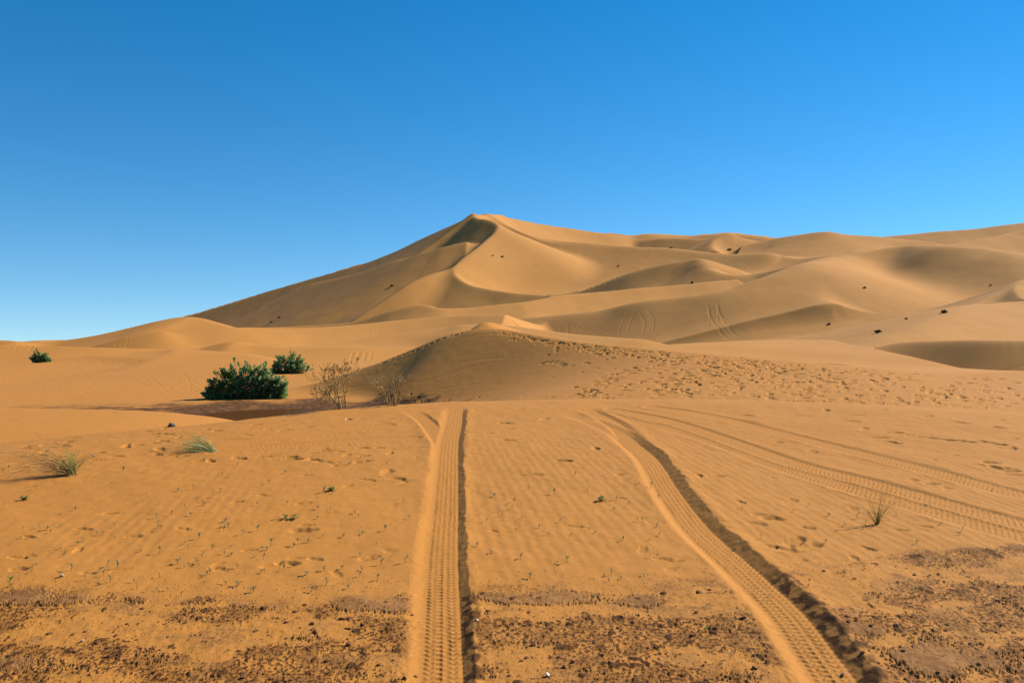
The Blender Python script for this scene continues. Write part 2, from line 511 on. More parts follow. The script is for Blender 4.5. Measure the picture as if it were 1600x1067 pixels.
def tread(s, n, a, px_row):
    """blocks of an off-road tyre: ribs across, slanted lugs along"""
    lug = np.sin(2 * math.pi * (s / .048 + .4 * np.abs(((n / .060) % 1) - .5) * 2))
    lug = np.tanh(2.2 * lug) * np.clip(.85 + .8 * noise(s * 3.1, n * 11, 83), .15, 1.15)
    rib = np.cos(2 * math.pi * n / .036)
    return .0042 * lug * (.7 + .3 * rib) * px_row + .0008 * rib


LEFT_RUT = to_plane(spline([(690, 1230), (691, 1120), (691, 1067), (692, 1000), (692, 940), (693, 867), (697, 800), (700, 738), (703, 690), (709, 664), (712, 645), (714, 634)], 6))
LEFT_VEER = to_plane(spline([(702, 712), (694, 694), (684, 680), (671, 663), (656, 650), (640, 642)], 6))
RIGHT_RUT = to_plane(spline([(1430, 1230), (1350, 1110), (1316, 1067), (1274, 1010), (1231, 953), (1160, 885), (1092, 824), (1046, 765), (1016, 717), (985, 690), (962, 674), (930, 660), (900, 650), (868, 643)], 6))
RIGHT_VEER = to_plane(spline([(988, 694), (972, 672), (950, 656), (925, 644), (910, 637)], 6))
FAINT = [(to_plane(spline([(930, 642), (1000, 661), (1043, 668), (1128, 694), (1220, 729), (1320, 760), (1428, 791), (1600, 840), (1800, 892)], 6)), .010),
         (to_plane(spline([(960, 640), (1043, 657), (1128, 684), (1240, 723), (1343, 749), (1428, 772), (1600, 819), (1800, 862)], 6)), .015),
         (to_plane(spline([(1020, 636), (1107, 649), (1214, 675), (1300, 697), (1385, 718), (1471, 740), (1600, 774), (1800, 815)], 6)), .013),
         (to_plane(spline([(345, 705), (400, 699), (470, 694), (540, 689), (640, 684)], 6)), .012),
         (to_plane(spline([(345, 688), (400, 688), (460, 681), (540, 672), (600, 664)], 6)), .012)]

CR_U = np.array([-900, 0, 100, 170, 260, 350, 420, 520, 640, 740, 850, 950, 1100, 1230, 1330, 1420, 1500, 1600, 1900, 2600.])
CR_V = np.array([915, 922, 926, 918, 930, 928, 936, 934, 930, 922, 918, 918, 908, 893, 878, 868, 860, 845, 815, 790.])

PRINTS = [(485, 718), (510, 722), (415, 712), (440, 715), (455, 717), (575, 750), (605, 737), (472, 827), (430, 885), (450, 880), (880, 720), (795, 688), (790, 660), (850, 655),
          (985, 752), (978, 740), (1160, 705), (1240, 712), (1270, 705), (1258, 728), (1305, 763), (1235, 782), (1190, 805), (1204, 810), (1180, 818), (1120, 745), (1230, 848), (1222, 857),
          (1265, 853), (1242, 845), (1490, 688), (1510, 691), (1540, 690), (1562, 694), (1580, 701), (1530, 728), (1560, 731), (1577, 736), (1420, 680), (1450, 683), (1470, 686), (1425, 750),
          (1460, 755), (1482, 761), (1340, 648), (1330, 658), (1165, 648), (1255, 649), (1400, 676), (1350, 670), (640, 752), (560, 722), (530, 726), (1375, 683), (1395, 690), (1548, 722), (1590, 742),
          (620, 748), (250, 702), (285, 712), (700, 900), (1220, 690), (1290, 640), (1450, 650), (930, 700), (830, 742), (735, 655), (1090, 745), (1100, 690), (1500, 660), (1380, 640), (1560, 668)]


def foot_marks(X, Y, P, rng, size=1.0, depth=.022, reach=.34):
    """oval hollows with a low pushed-up lip; P rows: x, y"""
    dz = np.zeros(X.shape)
    flat = Y[:, 0]
    for x0, y0 in P:
        r0, r1 = np.searchsorted(flat, [y0 - reach * size, y0 + reach * size])
        if r1 - r0 < 2: continue
        c = UC + FP * x0 / y0
        w = FP * reach * size / y0 * 1.1
        c0, c1 = np.searchsorted(COLS, [c - w, c + w])
        if c1 - c0 < 2: continue
        x, y = X[r0:r1, c0:c1] - x0, Y[r0:r1, c0:c1] - y0
        a = rng.uniform(-.7, .7) + (math.pi / 2 if rng.random() < .25 else 0)
        u = x * math.cos(a) + y * math.sin(a); v = -x * math.sin(a) + y * math.cos(a)
        l, wd = rng.uniform(.10, .15) * size, rng.uniform(.045, .07) * size
        q = np.sqrt((u / l) ** 2 + (v / wd) ** 2) + .34 * noise(x * 14 / size + x0 * 7, y * 14 / size + y0 * 3, 8)
        d = depth * rng.uniform(.5, 1.2)
        dz[r0:r1, c0:c1] += -d * (1 - sstep(.45, 1.15, q)) + .10 * d * np.exp(-((q - 1.35) / .3) ** 2) * sstep(-.5, .5, u / l)
    return dz


def press_ground(X, Y, Z):
    """everything that marks the foreground; returns heights and what lies where"""
    rng = random.Random(4)
    u = UC + FP * X / Y
    n_lo = noise(X * 1.3, Y * 1.3, 21); n_mid = noise(X * 5, Y * 5, 22)
    vb = np.interp(u, CR_U, CR_V)
    Yb = KY / (vb - 440) + .16 * n_lo + .10 * n_mid
    inside = sstep(.10, -.12, Y - Yb)                       # 1 in the crusted ground close to the camera
    dz = .010 * fbm(X * 1.1, Y * 1.1, 3, 31) + .0035 * fbm(X * 6, Y * 6, 3, 33)
    # broken mud crust: islands of dark crumbs with drifts of clean sand between
    isl = sstep(-.28, .30, fbm(X * 1.5, Y * 2.4, 3, 41) + .25 * sstep(.1, .6, Yb - Y) - .35 * sstep(1.4, .2, Yb - Y) * 0 - .05)
    c1 = fbm(X * 46, Y * 40, 2, 42); c2 = fbm(X * 120, Y * 100, 2, 44)
    cr_and_shade = sstep(.16, .42, c1 + .6 * c2 + .80 * (isl - .8)) * inside
    cr2 = sstep(.48, .8, fbm(X * 13, Y * 11, 3, 46) + .3 * (isl - .6)) * inside
    # sparse scatter beyond the edge of it
    edge = sstep(.55, 0, Y - Yb) * (1 - inside)
    crs = sstep(.62, .85, c1 + .45 * c2) * np.maximum(edge * .8, .16 * sstep(12, 5, Y))
    # flat grey plates
    pl = fbm(X * 2.2, Y * 5.0, 3, 51)
    band = np.exp(-((Y - Yb + .16) / .16) ** 2) * sstep(-.05, .12, pl + .12)
    blob = lambda x0, v0, rx, ry: np.exp(-(((u - x0) / rx) ** 2 + ((Y - KY / (v0 - 440)) / ry) ** 2) ** 2)
    plates = np.maximum.reduce([blob(70, 934, 110, .12), blob(250, 936, 55, .10), blob(415, 940, 70, .13), blob(580, 945, 85, .14), blob(850, 934, 130, .10), blob(1000, 938, 60, .09),
                                blob(1560, 852, 90, .14), blob(1500, 1030, 130, .16), blob(40, 1040, 90, .10), blob(1330, 985, 60, .08)])
    grey = np.clip(sstep(.30, .75, plates + .5 * pl + .45 * n_mid + .34 * c1 + .3 * c2) * .72, 0, 1) * inside
    grey = np.maximum(grey, .35 * sstep(.1, .5, fbm(X * 3, Y * 5, 3, 53)) * inside)
    lip = np.clip(4 * grey * (1 - grey), 0, 1) * sstep(-.1, .4, n_mid + c1) * inside  # ledge shadow of the plates, painted as a dark ring in the crumb colour
    cr_and_shade = np.maximum(cr_and_shade * (1 - .75 * grey), .45 * lip)
    stain = .48 * sstep(.5, 1.0, isl) * inside * (1 - .6 * grey) * sstep(-.4, .4, fbm(X * 9, Y * 7, 3, 57))
    dz = dz + .0030 * cr_and_shade + .006 * cr2 + .005 * crs + .007 * sstep(.35, .6, grey)
    dz = dz + inside * .0025 * fbm(X * 18, Y * 14, 3, 55)
    crumb_and_shade = np.clip(np.maximum.reduce([cr_and_shade, cr2 * .95, crs * .9, stain]), 0, 1)
    ripple = (1 - inside) * sstep(-.35, .25, noise(X * .55, Y * .55, 61) - .35 + .65 * sstep(-2.0, .3, X)) * sstep(11, 8.5, Y)
    # ruts
    worn = np.zeros(X.shape)

    def rut(P, a, d, wr, wl, br, bl, w_tread, fade=None):
        nonlocal dz, crumb_and_shade, grey, ripple, worn
        idx, n, s, Lt = along(X, Y, P, .5)
        yy = Y[idx]
        wob = .012 * noise(s * 5, 0 * s, 71) + .009 * noise(s * 19, n * 9, 72)
        br_n = br + .007 * noise(s * 2.1, 0 * s, 84) + .006 * noise(s * 7.0, 0 * s, 85) + .003 * noise(s * 25, 0 * s, 86)
        nr = n + .3 * wob * sstep(0, a, n) + .004 * noise(s * 16, n * 16, 73) * sstep(a, a + .05, np.abs(n))
        k = 1.0
        if fade: k = fade(s / Lt)
        ins = inside[idx]
        steep = (d + br) / wr
        edge = a + (d + br_n) / steep
        prof = np.where(nr > 0, np.minimum(-d + steep * np.maximum(nr - a, 0), br_n), -d + (d + bl) * sstep(a, a + wl, -nr))
        prof = np.where(nr > edge, br_n * np.exp(-((nr - edge) / .07) ** 2), prof)
        prof = np.where(-nr > a + wl, bl * np.exp(-((-nr - a - wl) / .09) ** 2), prof)
        lump = np.exp(-((np.abs(nr) - a - wr - .03) / .03) ** 2)
        prof = prof + lump * (.002 + .0035 * ins) * np.maximum(fbm(s * 14, n * 20, 2, 74), -.2)
        floor = sstep(a + .012, a - .008, np.abs(nr))
        rows = sstep(10.0, 7.5, yy)
        prof = prof + w_tread * floor * tread(s, n, a, rows) + w_tread * .0022 * noise(s * 34, n * 12, 79) * sstep(a, a + .02, nr) * sstep(a + wr, a + wr - .02, nr) * rows
        cover = sstep(a + wr + .05, a + wr - .01, np.abs(nr)) * k
        z0 = dz[idx]
        dz[idx] = z0 * (1 - cover) + prof * k + cover * .0015 * fbm(X[idx] * 20, Y[idx] * 20, 2, 75)
        keep = 1 - cover * (1 - .30 * ins * sstep(-.1, .5, fbm(s * 20, n * 30, 2, 77)))
        crumb_and_shade[idx] = np.maximum(crumb_and_shade[idx] * keep, ins * k * .95 * sstep(a - .01, a + .02, nr) * sstep(a + wr + .07, a + wr, nr) * sstep(-.35, .15, fbm(s * 10, n * 14, 2, 78)))
        grey[idx] *= 1 - cover
        worn[idx] = np.maximum(worn[idx], k * sstep(a + .30, a + .18, np.abs(n)))
        ripple[idx] *= 1 - sstep(a + wr + .14, a, np.abs(n)) * k
    for P, d in FAINT:
        rut(P, .105, d * .75, .05, .06, d * .25, d * .15, 1.1)
    rut(LEFT_VEER, .085, .012, .04, .06, .006, .008, .8, lambda q: sstep(0, .25, q) * sstep(1, .8, q))
    rut(RIGHT_VEER, .09, .016, .07, .06, .008, .008, .8, lambda q: sstep(0, .25, q) * sstep(1, .8, q))
    rut(LEFT_RUT, .092, .023, .058, .11, .008, .002, 1.0, lambda q: sstep(1, .93, q))
    rut(RIGHT_RUT, .096, .035, .092, .10, .013, .003, 1.0, lambda q: .3 * sstep(1, .93, q) + .7 * sstep(.83, .70, q))
    P = to_plane(PRINTS)
    fm = foot_marks(X, Y, P, rng, .9, .019)
    ex = [(rng.uniform(0, 1600), rng.uniform(640, 900)) for _ in range(90)]
    fm += foot_marks(X, Y, to_plane(ex), rng, .55, .012)
    ex = [(rng.uniform(0, 660), rng.uniform(652, 720)) for _ in range(110)]
    fm += foot_marks(X, Y, to_plane(ex), rng, .6, .018)
    dz = dz + fm * (1 - worn)
    on = sstep(13.3, 12.3, Y)
    return Z + dz * on, dict(crumb_and_shade=crumb_and_shade * on, grey=grey * on, ripple=ripple * on)


# ------------------------------------------------------------------ the ground itself
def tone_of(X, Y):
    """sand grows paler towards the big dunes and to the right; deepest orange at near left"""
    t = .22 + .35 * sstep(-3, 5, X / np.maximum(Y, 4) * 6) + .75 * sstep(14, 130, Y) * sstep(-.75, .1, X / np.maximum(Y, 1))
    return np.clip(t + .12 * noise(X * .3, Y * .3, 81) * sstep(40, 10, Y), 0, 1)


def wet_of(X, Y, Z):
    q = np.sqrt(((X + 6.5) / 6.2) ** 2 + ((Y - 25.5) / 4.6) ** 2) + .35 * fbm(X * .7, Y * .7, 3, 91)
    low = sstep(.15, -.25, Z + .25 * fbm(X * 1.6, Y * 1.6, 3, 92))
    hillfoot = sstep(24, 18, Y) * sstep(-6, -3, X) * sstep(1.5, -2, X) * sstep(.45, .05, Z + .2 * fbm(X * 2, Y * 2, 2, 93)) * sstep(13.5, 15, Y)
    left = np.exp(-(((X + 11) / 5.0) ** 2 + ((Y - 26.6) / 1.5) ** 2)) * sstep(-.2, .35, fbm(X * .9, Y * 1.6, 3, 94) + .25)
    return np.clip(np.maximum.reduce([sstep(1.1, .6, q) * low, hillfoot * .8, left]), 0, 1)


# foreground rise
COLS = columns(-40, 1640, .9, -1500, 3100, 1.03)
v_rows = np.r_[np.arange(1100, 800, -.9), np.arange(800, 700, -.62), np.arange(700, 626, -.42)]
Yv = KY / (v_rows - 440)
Y_g = np.r_[np.geomspace(.6, Yv[0], 60)[:-1], Yv, np.linspace(Yv[-1], 13.6, 26)[1:]]
Yg = np.repeat(Y_g[:, None], len(COLS), 1); Xg = (COLS[None] - UC) / FP * Yg
nb = int(np.searchsorted(Y_g, 6.6))                          # nearer than this only the rise itself
Hg = np.vstack([fore_base(Xg[:nb], Yg[:nb]), land(Xg[nb:], Yg[nb:])])
Hg, att = press_ground(Xg, Yg, Hg)
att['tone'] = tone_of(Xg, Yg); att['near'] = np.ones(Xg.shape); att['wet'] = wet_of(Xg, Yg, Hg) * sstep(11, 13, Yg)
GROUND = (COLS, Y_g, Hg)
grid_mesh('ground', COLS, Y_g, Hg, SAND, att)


def ground_z(x, y):
    us, Ys, H = GROUND
    j = int(np.clip(np.searchsorted(us, UC + FP * x / y), 0, len(us) - 1)); i = int(np.clip(np.searchsorted(Ys, y), 0, len(Ys) - 1))
    return float(H[i, j])


# sand hill, mud flat and left-hand dune behind it
COLS = columns(-40, 1640, 1.15, -1500, 3100)
Y_n = np.r_[np.arange(13.2, 17, .08), np.arange(17, 33, .048), np.arange(33, 60, .12)]
Yn = np.repeat(Y_n[:, None], len(COLS), 1); Xn = (COLS[None] - UC) / FP * Yn
Hn = land(Xn, Yn)


def unproject(us, Ys, H, pts):
    """where sight lines first meet the sand"""
    V = VC - FP * (H - EYE) / Ys[:, None]
    out = []
    for u, v in pts:
        j = int(np.clip(np.searchsorted(us, u), 0, len(us) - 1))
        m = np.nonzero(V[:, j] <= v)[0]
        i = m[0] if len(m) else len(Ys) - 1
        out.append(((u - UC) / FP * Ys[i], Ys[i], H[i, j]))
    return np.array(out)


def trail(pts, step, jit, rng, us, Ys, H):
    P = spline(unproject(us, Ys, H, pts)[:, :2], 8)
    seg = np.hypot(*np.diff(P, axis=0).T); s = np.r_[0, np.cumsum(seg)]
    q = np.arange(0, s[-1], step)
    x = np.interp(q, s, P[:, 0]); y = np.interp(q, s, P[:, 1])
    return [(a + rng.gauss(0, jit), b + rng.gauss(0, jit)) for a, b in zip(x, y)]


rng = random.Random(12)
marks, trails = [], []
for pts, step, jit in [([(880, 537), (862, 552), (852, 566)], .35, .12), ([(852, 566), (880, 572), (905, 570), (950, 562), (1000, 553)], .3, .08),
                       ([(1040, 556), (990, 575), (950, 590), (915, 607), (890, 620)], .22, .16), ([(1010, 570), (960, 592), (925, 612), (905, 624)], .22, .2),
                       ([(1070, 562), (1030, 585), (985, 602), (950, 618)], .22, .2), ([(1040, 590), (1030, 605), (1025, 618)], .16, .18), ([(1110, 575), (1080, 592), (1050, 610), (1040, 622)], .25, .25),
                       ([(1280, 575), (1255, 595), (1232, 618)], .2, .22), ([(1330, 585), (1290, 600), (1255, 622)], .2, .25), ([(1420, 592), (1370, 607), (1330, 630)], .22, .25),
                       ([(1460, 605), (1420, 620), (1400, 634)], .25, .2), ([(1600, 615), (1570, 625), (1545, 640)], .2, .3), ([(1590, 628), (1560, 640), (1540, 648)], .2, .3),
                       ([(690, 527), (720, 520), (750, 514)], .2, .08), ([(600, 566), (650, 546), (700, 526)], .25, .06), ([(1180, 570), (1120, 585), (1070, 600)], .3, .1), ([(1220, 580), (1150, 596), (1110, 612)], .35, .1)]:
    trails += trail(pts, step, jit, rng, COLS, Y_n, Hn)
for pts, step, jit in [([(1150, 560), (1110, 580), (1080, 605), (1060, 624)], .2, .22), ([(1120, 562), (1070, 590), (1020, 622)], .18, .16), ([(1200, 572), (1160, 598), (1130, 624)], .2, .3), ([(1360, 580), (1330, 600), (1310, 624)], .2, .3),
                       ([(1450, 590), (1480, 610), (1500, 632)], .22, .3), ([(1540, 590), (1500, 606), (1450, 620), (1400, 632)], .2, .25), ([(1600, 600), (1540, 612), (1480, 628)], .2, .3), ([(1070, 558), (1000, 580), (930, 608), (890, 626)], .16, .12),
                       ([(900, 545), (960, 552), (1030, 560), (1100, 572)], .25, .1), ([(1600, 640), (1560, 644), (1500, 640)], .16, .3), ([(1480, 640), (1440, 636), (1400, 638)], .2, .2)]:
    trails += trail(pts, step, jit, rng, COLS, Y_n, Hn)
for _ in range(520):                                        # the trampled crest
    t = rng.random() ** .8
    u = 775 + t * 480 + rng.gauss(0, 6)
    v = np.interp(u, [760, 800, 850, 900, 1000, 1050, 1150, 1250, 1400, 1600], [516, 520, 530, 537, 546, 552, 560, 569, 580, 588]) + abs(rng.gauss(0, 3 + 9 * t))
    marks += [tuple(p[:2]) for p in unproject(COLS, Y_n, Hn, [(u, v)])]
for _ in range(230):
    u = rng.gauss(1220, 130); v = 575 + abs(rng.gauss(0, 18))
    marks += [tuple(p[:2]) for p in unproject(COLS, Y_n, Hn, [(u, v)])]
for _ in range(160):
    u = rng.uniform(620, 1600); v = 629 - abs(rng.gauss(0, 5)) + max(0, (u - 1300) * .06)
    marks += [tuple(p[:2]) for p in unproject(COLS, Y_n, Hn, [(u, v)])]
for _ in range(220):
    u = rng.uniform(0, 330); v = rng.uniform(560, 625)
    marks += [tuple(p[:2]) for p in unproject(COLS, Y_n, Hn, [(u, v)])]
dn = foot_marks(Xn, Yn, [m for m in marks if m[1] > 13.5], rng, .75, .028)
dn += foot_marks(Xn, Yn, [m for m in trails if m[1] > 13.5], rng, .9, .045)


WHEEL = .42


def wheel_line(dz, X, Y, us, Ys, H, pts, width, depth, gap=0.0):
    width = width * .55; depth = depth * .7
    P0 = spline(unproject(us, Ys, H, pts)[:, :2], 8)
    T = np.gradient(P0, axis=0); T /= np.linalg.norm(T, axis=1)[:, None] + 1e-9
    Nn = np.stack([T[:, 1], -T[:, 0]], 1)
    for sgn in ((-1, 1) if gap else (0,)):
        P = P0 + Nn * sgn * gap / 2
        idx, n, s, Lt = along(X, Y, P, width * 3)
        if len(idx[0]) == 0: continue
        q = np.abs(n) / width
        k = sstep(0, .12, s / Lt) * sstep(1, .88, s / Lt)
        dz[idx] += k * depth * WHEEL * (-(1 - sstep(.5, 1.0, q)) + .55 * np.exp(-((q - 1.3) / .35) ** 2)) * (.8 + .4 * noise(s / width * .8, 0 * s, 7))


for pts in [[(130, 558), (145, 575), (165, 590), (190, 612)], [(200, 555), (240, 575), (275, 598), (305, 620)], [(75, 575), (130, 600), (190, 618)], [(180, 568), (230, 590), (290, 615)], [(290, 560), (320, 590), (330, 615)], [(40, 600), (120, 615), (200, 622)]]:
    wheel_line(dn, Xn, Yn, COLS, Y_n, Hn, pts, .14, .016, 1.5)
for pts in [[(560, 580), (640, 557), (700, 535), (760, 522), (850, 532), (950, 546)], [(660, 588), (720, 566), (800, 556)], [(590, 610), (660, 596), (740, 572), (800, 562)], [(1240, 578), (1180, 585), (1100, 600), (1040, 618)], [(1245, 582), (1190, 589), (1110, 605), (1060, 618)],
            [(720, 622), (800, 596), (860, 577)], [(750, 625), (830, 600)], [(1330, 600), (1450, 606), (1600, 600)], [(640, 620), (700, 606), (760, 598)], [(480, 612), (540, 606), (600, 600)], [(470, 622), (540, 617), (620, 612)]]:
    wheel_line(dn, Xn, Yn, COLS, Y_n, Hn, pts, .12, .022)
wetn = wet_of(Xn, Yn, Hn)
dn = dn + .004 * fbm(Xn * 2.5, Yn * 2.5, 3, 101) + wetn * .022 * fbm(Xn * 4, Yn * 5, 3, 102)
dn = dn * sstep(13.3, 14.5, Yn)
Hn = Hn + dn
cn = sstep(.55, .85, fbm(Xn * 7, Yn * 6, 3, 103)) * (.12 + .8 * wetn) * sstep(34, 26, Yn)
low = -.04 * sstep(13.7, 13.2, Yn)
grid_mesh('sand_flat', COLS, Y_n, Hn + low, SAND, dict(tone=tone_of(Xn, Yn), near=sstep(40, 14, Yn) * .6, wet=wetn, crumb_and_shade=cn, grey=0 * Xn, ripple=sstep(34, 16, Yn) * .5))
NEAR = (COLS, Y_n, Hn)

# the big dunes
COLS_F = columns(-40, 1640, 1.5, -1500, 3100)
Y_f = np.r_[np.arange(59.4, 90, .25), np.geomspace(90, 560, 800), np.geomspace(562, 980, 60)]
Yf = np.repeat(Y_f[:, None], len(COLS_F), 1); Xf = (COLS_F[None] - UC) / FP * Yf
Hf = land(Xf, Yf)
df = np.zeros(Hf.shape)
for pts, w, d, gap in [([(882, 497), (878, 522)], .35, .12, 1.6), ([(920, 497), (900, 522)], .35, .12, 1.6), ([(890, 502), (930, 518), (960, 527)], .35, .11, 1.6), ([(912, 505), (945, 521)], .35, .1, 1.6),
                       ([(987, 488), (978, 505), (972, 521)], .4, .13, 1.7), ([(1005, 487), (1014, 500), (1012, 522)], .45, .13, 1.8), ([(1012, 487), (1018, 505), (1012, 521)], .4, .1, 0),
                       ([(1112, 472), (1118, 495), (1132, 515), (1152, 530)], .5, .14, 1.8), ([(1116, 476), (1114, 508)], .4, .12, 1.6), ([(1122, 488), (1138, 503), (1142, 516)], .4, .1, 0),
                       ([(955, 395), (960, 412)], .6, .14, 2), ([(832, 356), (834, 366)], .6, .14, 2), ([(958, 462), (966, 478)], .5, .1, 1.8), ([(1055, 447), (1082, 458)], .5, .12, 1.8),
                       ([(450, 514), (465, 530)], .35, .12, 1.6), ([(585, 515), (583, 524)], .35, .1, 1.6), ([(562, 550), (556, 566)], .25, .1, 1.2), ([(572, 549), (566, 566)], .25, .1, 1.2),
                       ([(1250, 540), (1300, 533), (1345, 536), (1370, 545)], .3, .07, 1.5), ([(1090, 534), (1180, 530), (1260, 533), (1300, 545), (1310, 560)], .3, .06, 1.5), ([(1100, 540), (1200, 537), (1280, 545)], .3, .06, 1.5),
                       ([(1290, 477), (1350, 471), (1420, 458), (1500, 440), (1560, 431)], .5, .1, 1.8), ([(1270, 490), (1340, 486), (1440, 480)], .5, .08, 1.8), ([(1505, 528), (1560, 508), (1600, 494)], .4, .12, 1.7), ([(1480, 530), (1540, 524), (1600, 526)], .4, .1, 1.7),
                       ([(80, 541), (76, 548)], .25, .09, 1.2), ([(40, 541), (34, 548)], .25, .09, 1.2), ([(1130, 556), (1220, 548), (1290, 552)], .3, .05, 1.5), ([(60, 543), (140, 546), (230, 547)], .25, .05, 1.4),
                       ([(190, 538), (205, 528)], .3, .08, 1.5), ([(155, 546), (190, 538), (200, 532)], .3, .07, 1.5)]:
    wheel_line(df, Xf, Yf, COLS_F, Y_f, Hf, pts, w, d, gap)
Hf = Hf + df
low = -.05 * sstep(60.2, 59.6, Yf)
z0 = np.zeros(Xf.shape)
grid_mesh('dunes', COLS_F, Y_f, Hf + low, SAND, dict(tone=tone_of(Xf, Yf), near=z0, wet=z0, crumb_and_shade=z0, grey=z0, ripple=z0))
FAR = (COLS_F, Y_f, Hf)

# open desert out to the horizon
Y_p = np.geomspace(970, 30000, 40); us_p = np.linspace(-2600, 4200, 80)
Yp = np.repeat(Y_p[:, None], len(us_p), 1); Xp = (us_p[None] - UC) / FP * Yp
Hp = -.6 + 0 * Xp + 6 * np.maximum(fbm(Xp / 900, Yp / 1400, 2, 110), -.1) * sstep(1500, 6000, Yp) * .4
zp = np.zeros(Xp.shape)
grid_mesh('desert_plain', us_p, Y_p, Hp, SAND, dict(tone=zp + .8, near=zp, wet=zp, crumb_and_shade=zp, grey=zp, ripple=zp))

# water in the hollow
def pond():
    n = 64
    vs = [(POND[0] + 1.25 * POND[2] * math.cos(2 * math.pi * i / n), POND[1] + 1.25 * POND[3] * math.sin(2 * math.pi * i / n), POND[4]) for i in range(n)]
    me = bpy.data.meshes.new('pond'); me.from_pydata(vs, [], [list(range(n))])
    m, t, b, N, L = nodes_of('still_water')
    b.inputs['Base Color'].default_value = (.065, .030, .011, 1); b.inputs['Roughness'].default_value = .9; b.inputs['Specular IOR Level'].default_value = 0
    gl = N('ShaderNodeBsdfGlossy'); gl.inputs['Roughness'].default_value = .06; gl.inputs['Color'].default_value = (1, .9, .75, 1)
    ms = N('ShaderNodeMixShader'); ms.inputs[0].default_value = .07
    L(b.outputs[0], ms.inputs[1]); L(gl.outputs[0], ms.inputs[2]); L(ms.outputs[0], t.nodes['Material Output'].inputs['Surface'])
    me.materials.append(m)
    o = bpy.data.objects.new('pond', me); o['kind'] = 'structure'; col.objects.link(o)


pond()

# ------------------------------------------------------------------ things growing and lying on the sand
class MB:
    """collects faces for one mesh object"""
    def __init__(self): self.v, self.f = [], []

    def tube(self, pts, r0, r1, sides=5):
        pts = [Vector(p) for p in pts]
        base = len(self.v); n = len(pts)
        for i, p in enumerate(pts):
            t = (pts[min(i + 1, n - 1)] - pts[max(i - 1, 0)])
            t = t.normalized() if t.length > 1e-9 else Vector((0, 0, 1))
            a = t.orthogonal().normalized(); b_ = t.cross(a)
            r = r0 + (r1 - r0) * i / (n - 1)
            for k in range(sides):
                an = 2 * math.pi * k / sides
                self.v.append(p + a * (math.cos(an) * r) + b_ * (math.sin(an) * r))
        for i in range(n - 1):
            for k in range(sides):
                k2 = (k + 1) % sides
                self.f.append((base + i * sides + k, base + i * sides + k2, base + (i + 1) * sides + k2, base + (i + 1) * sides + k))
        self.f.append(tuple(base + k for k in range(sides))[::-1])
        self.f.append(tuple(base + (n - 1) * sides + k for k in range(sides)))

    def leaf(self, p, d, up, length, width, fold=.25, droop=.15):
        """an oval leaf folded along its midrib"""
        p = Vector(p); d = Vector(d).normalized()
        s = d.cross(Vector(up))
        if s.length < 1e-4: s = d.orthogonal()
        s.normalize(); n = s.cross(d)
        b = len(self.v)
        prof = [(0, .12), (.3, .42), (.62, .5), (.88, .28), (1.0, .0)]
        for t, w in prof:
            c = p + d * (length * t) - n * (droop * length * t * t)
            if w == 0: self.v.append(c); continue
            self.v += [c + s * (w * width) + n * (fold * w * width), c, c - s * (w * width) + n * (fold * w * width)]
        for i in range(3):
            q = b + 3 * i
            self.f += [(q, q + 3, q + 4, q + 1), (q + 1, q + 4, q + 5, q + 2)]
        q = b + 9
        self.f += [(q, q + 3, q + 1), (q + 1, q + 3, q + 2)]

    def build(self, name, mat, parent=None, smooth=True):
        me = bpy.data.meshes.new(name)
        me.from_pydata([tuple(v) for v in self.v], [], self.f)
        if smooth: me.polygons.foreach_set('use_smooth', [True] * len(me.polygons))
        me.materials.append(mat); me.update()
        o = bpy.data.objects.new(name, me); col.objects.link(o)
        if parent: o.parent = parent
        return o


def tag(o, label, cat, group=None):
    o['label'] = label; o['category'] = cat
    if group: o['group'] = group
    return o


def thing(name, label, cat, loc, group=None):
    o = bpy.data.objects.new(name, None); o.empty_display_size = .1
    col.objects.link(o); o.location = loc
    return tag(o, label, cat, group)


def spot(u, v, field):
    return [float(q) for q in unproject(*field, [(u, v)])[0]]


def leafy_bush(name, label, loc, rx, ry, h, rosettes, leaf, seed, lean=0.0, lobes=None):
    """grey-green milkweed shrub: stems fanning from the base, oval leaves in whorls at their ends"""
    rg = random.Random(seed)
    root = thing(name, label, 'bush', loc, 'leafy green desert bushes')
    st, fo = MB(), MB()
    lobes = lobes or [(0, 0, 1, 1)]
    for i in range(rosettes):
        lx, ly, lr, lh = rg.choices(lobes, [q[2] for q in lobes])[0]
        a = rg.uniform(0, 2 * math.pi); el = math.asin(rg.uniform(0, 1))
        q = rg.uniform(.30, 1.0) ** .45
        bump = 1 + .16 * math.sin(3 * a + seed) + rg.uniform(-.10, .12)
        x = (lx + math.cos(a) * math.cos(el) * q * bump * lr) * rx
        y = (ly + math.sin(a) * math.cos(el) * q * bump * lr) * ry
        z = max(.02, math.sin(el) * q * bump * h * lh) + .04 * h
        x += lean * z
        tip = Vector((x, y, z))
        if i % 4 == 0:
            b = Vector((x * .18, y * .18, -.03)); mid = b.lerp(tip, .5) + Vector((x, y, 0)) * .12 + Vector((0, 0, -.04 * h))
            st.tube([b, mid, tip], .018 * h, .006 * h, 5)
        ax = Vector((x / rx * .8 + rg.gauss(0, .2), y / ry * .8 + rg.gauss(0, .2), .9)).normalized()
        s = ax.orthogonal().normalized(); w = ax.cross(s)
        a0 = rg.uniform(0, 6.28)
        for k in range(9):
            an = a0 + k * 2.4; tilt = .35 + .10 * k + rg.uniform(-.1, .1)
            d = ax * math.cos(tilt) + (s * math.cos(an) + w * math.sin(an)) * math.sin(tilt)
            L = leaf * rg.uniform(.7, 1.15)
            fo.leaf(tip - ax * (.035 * k * leaf * 3), d, ax, L, L * .58, .2, rg.uniform(.05, .3))
    st.build('stems', M_STEM, root)
    fo.build('foliage', M_LEAF, root, smooth=False)
    return root


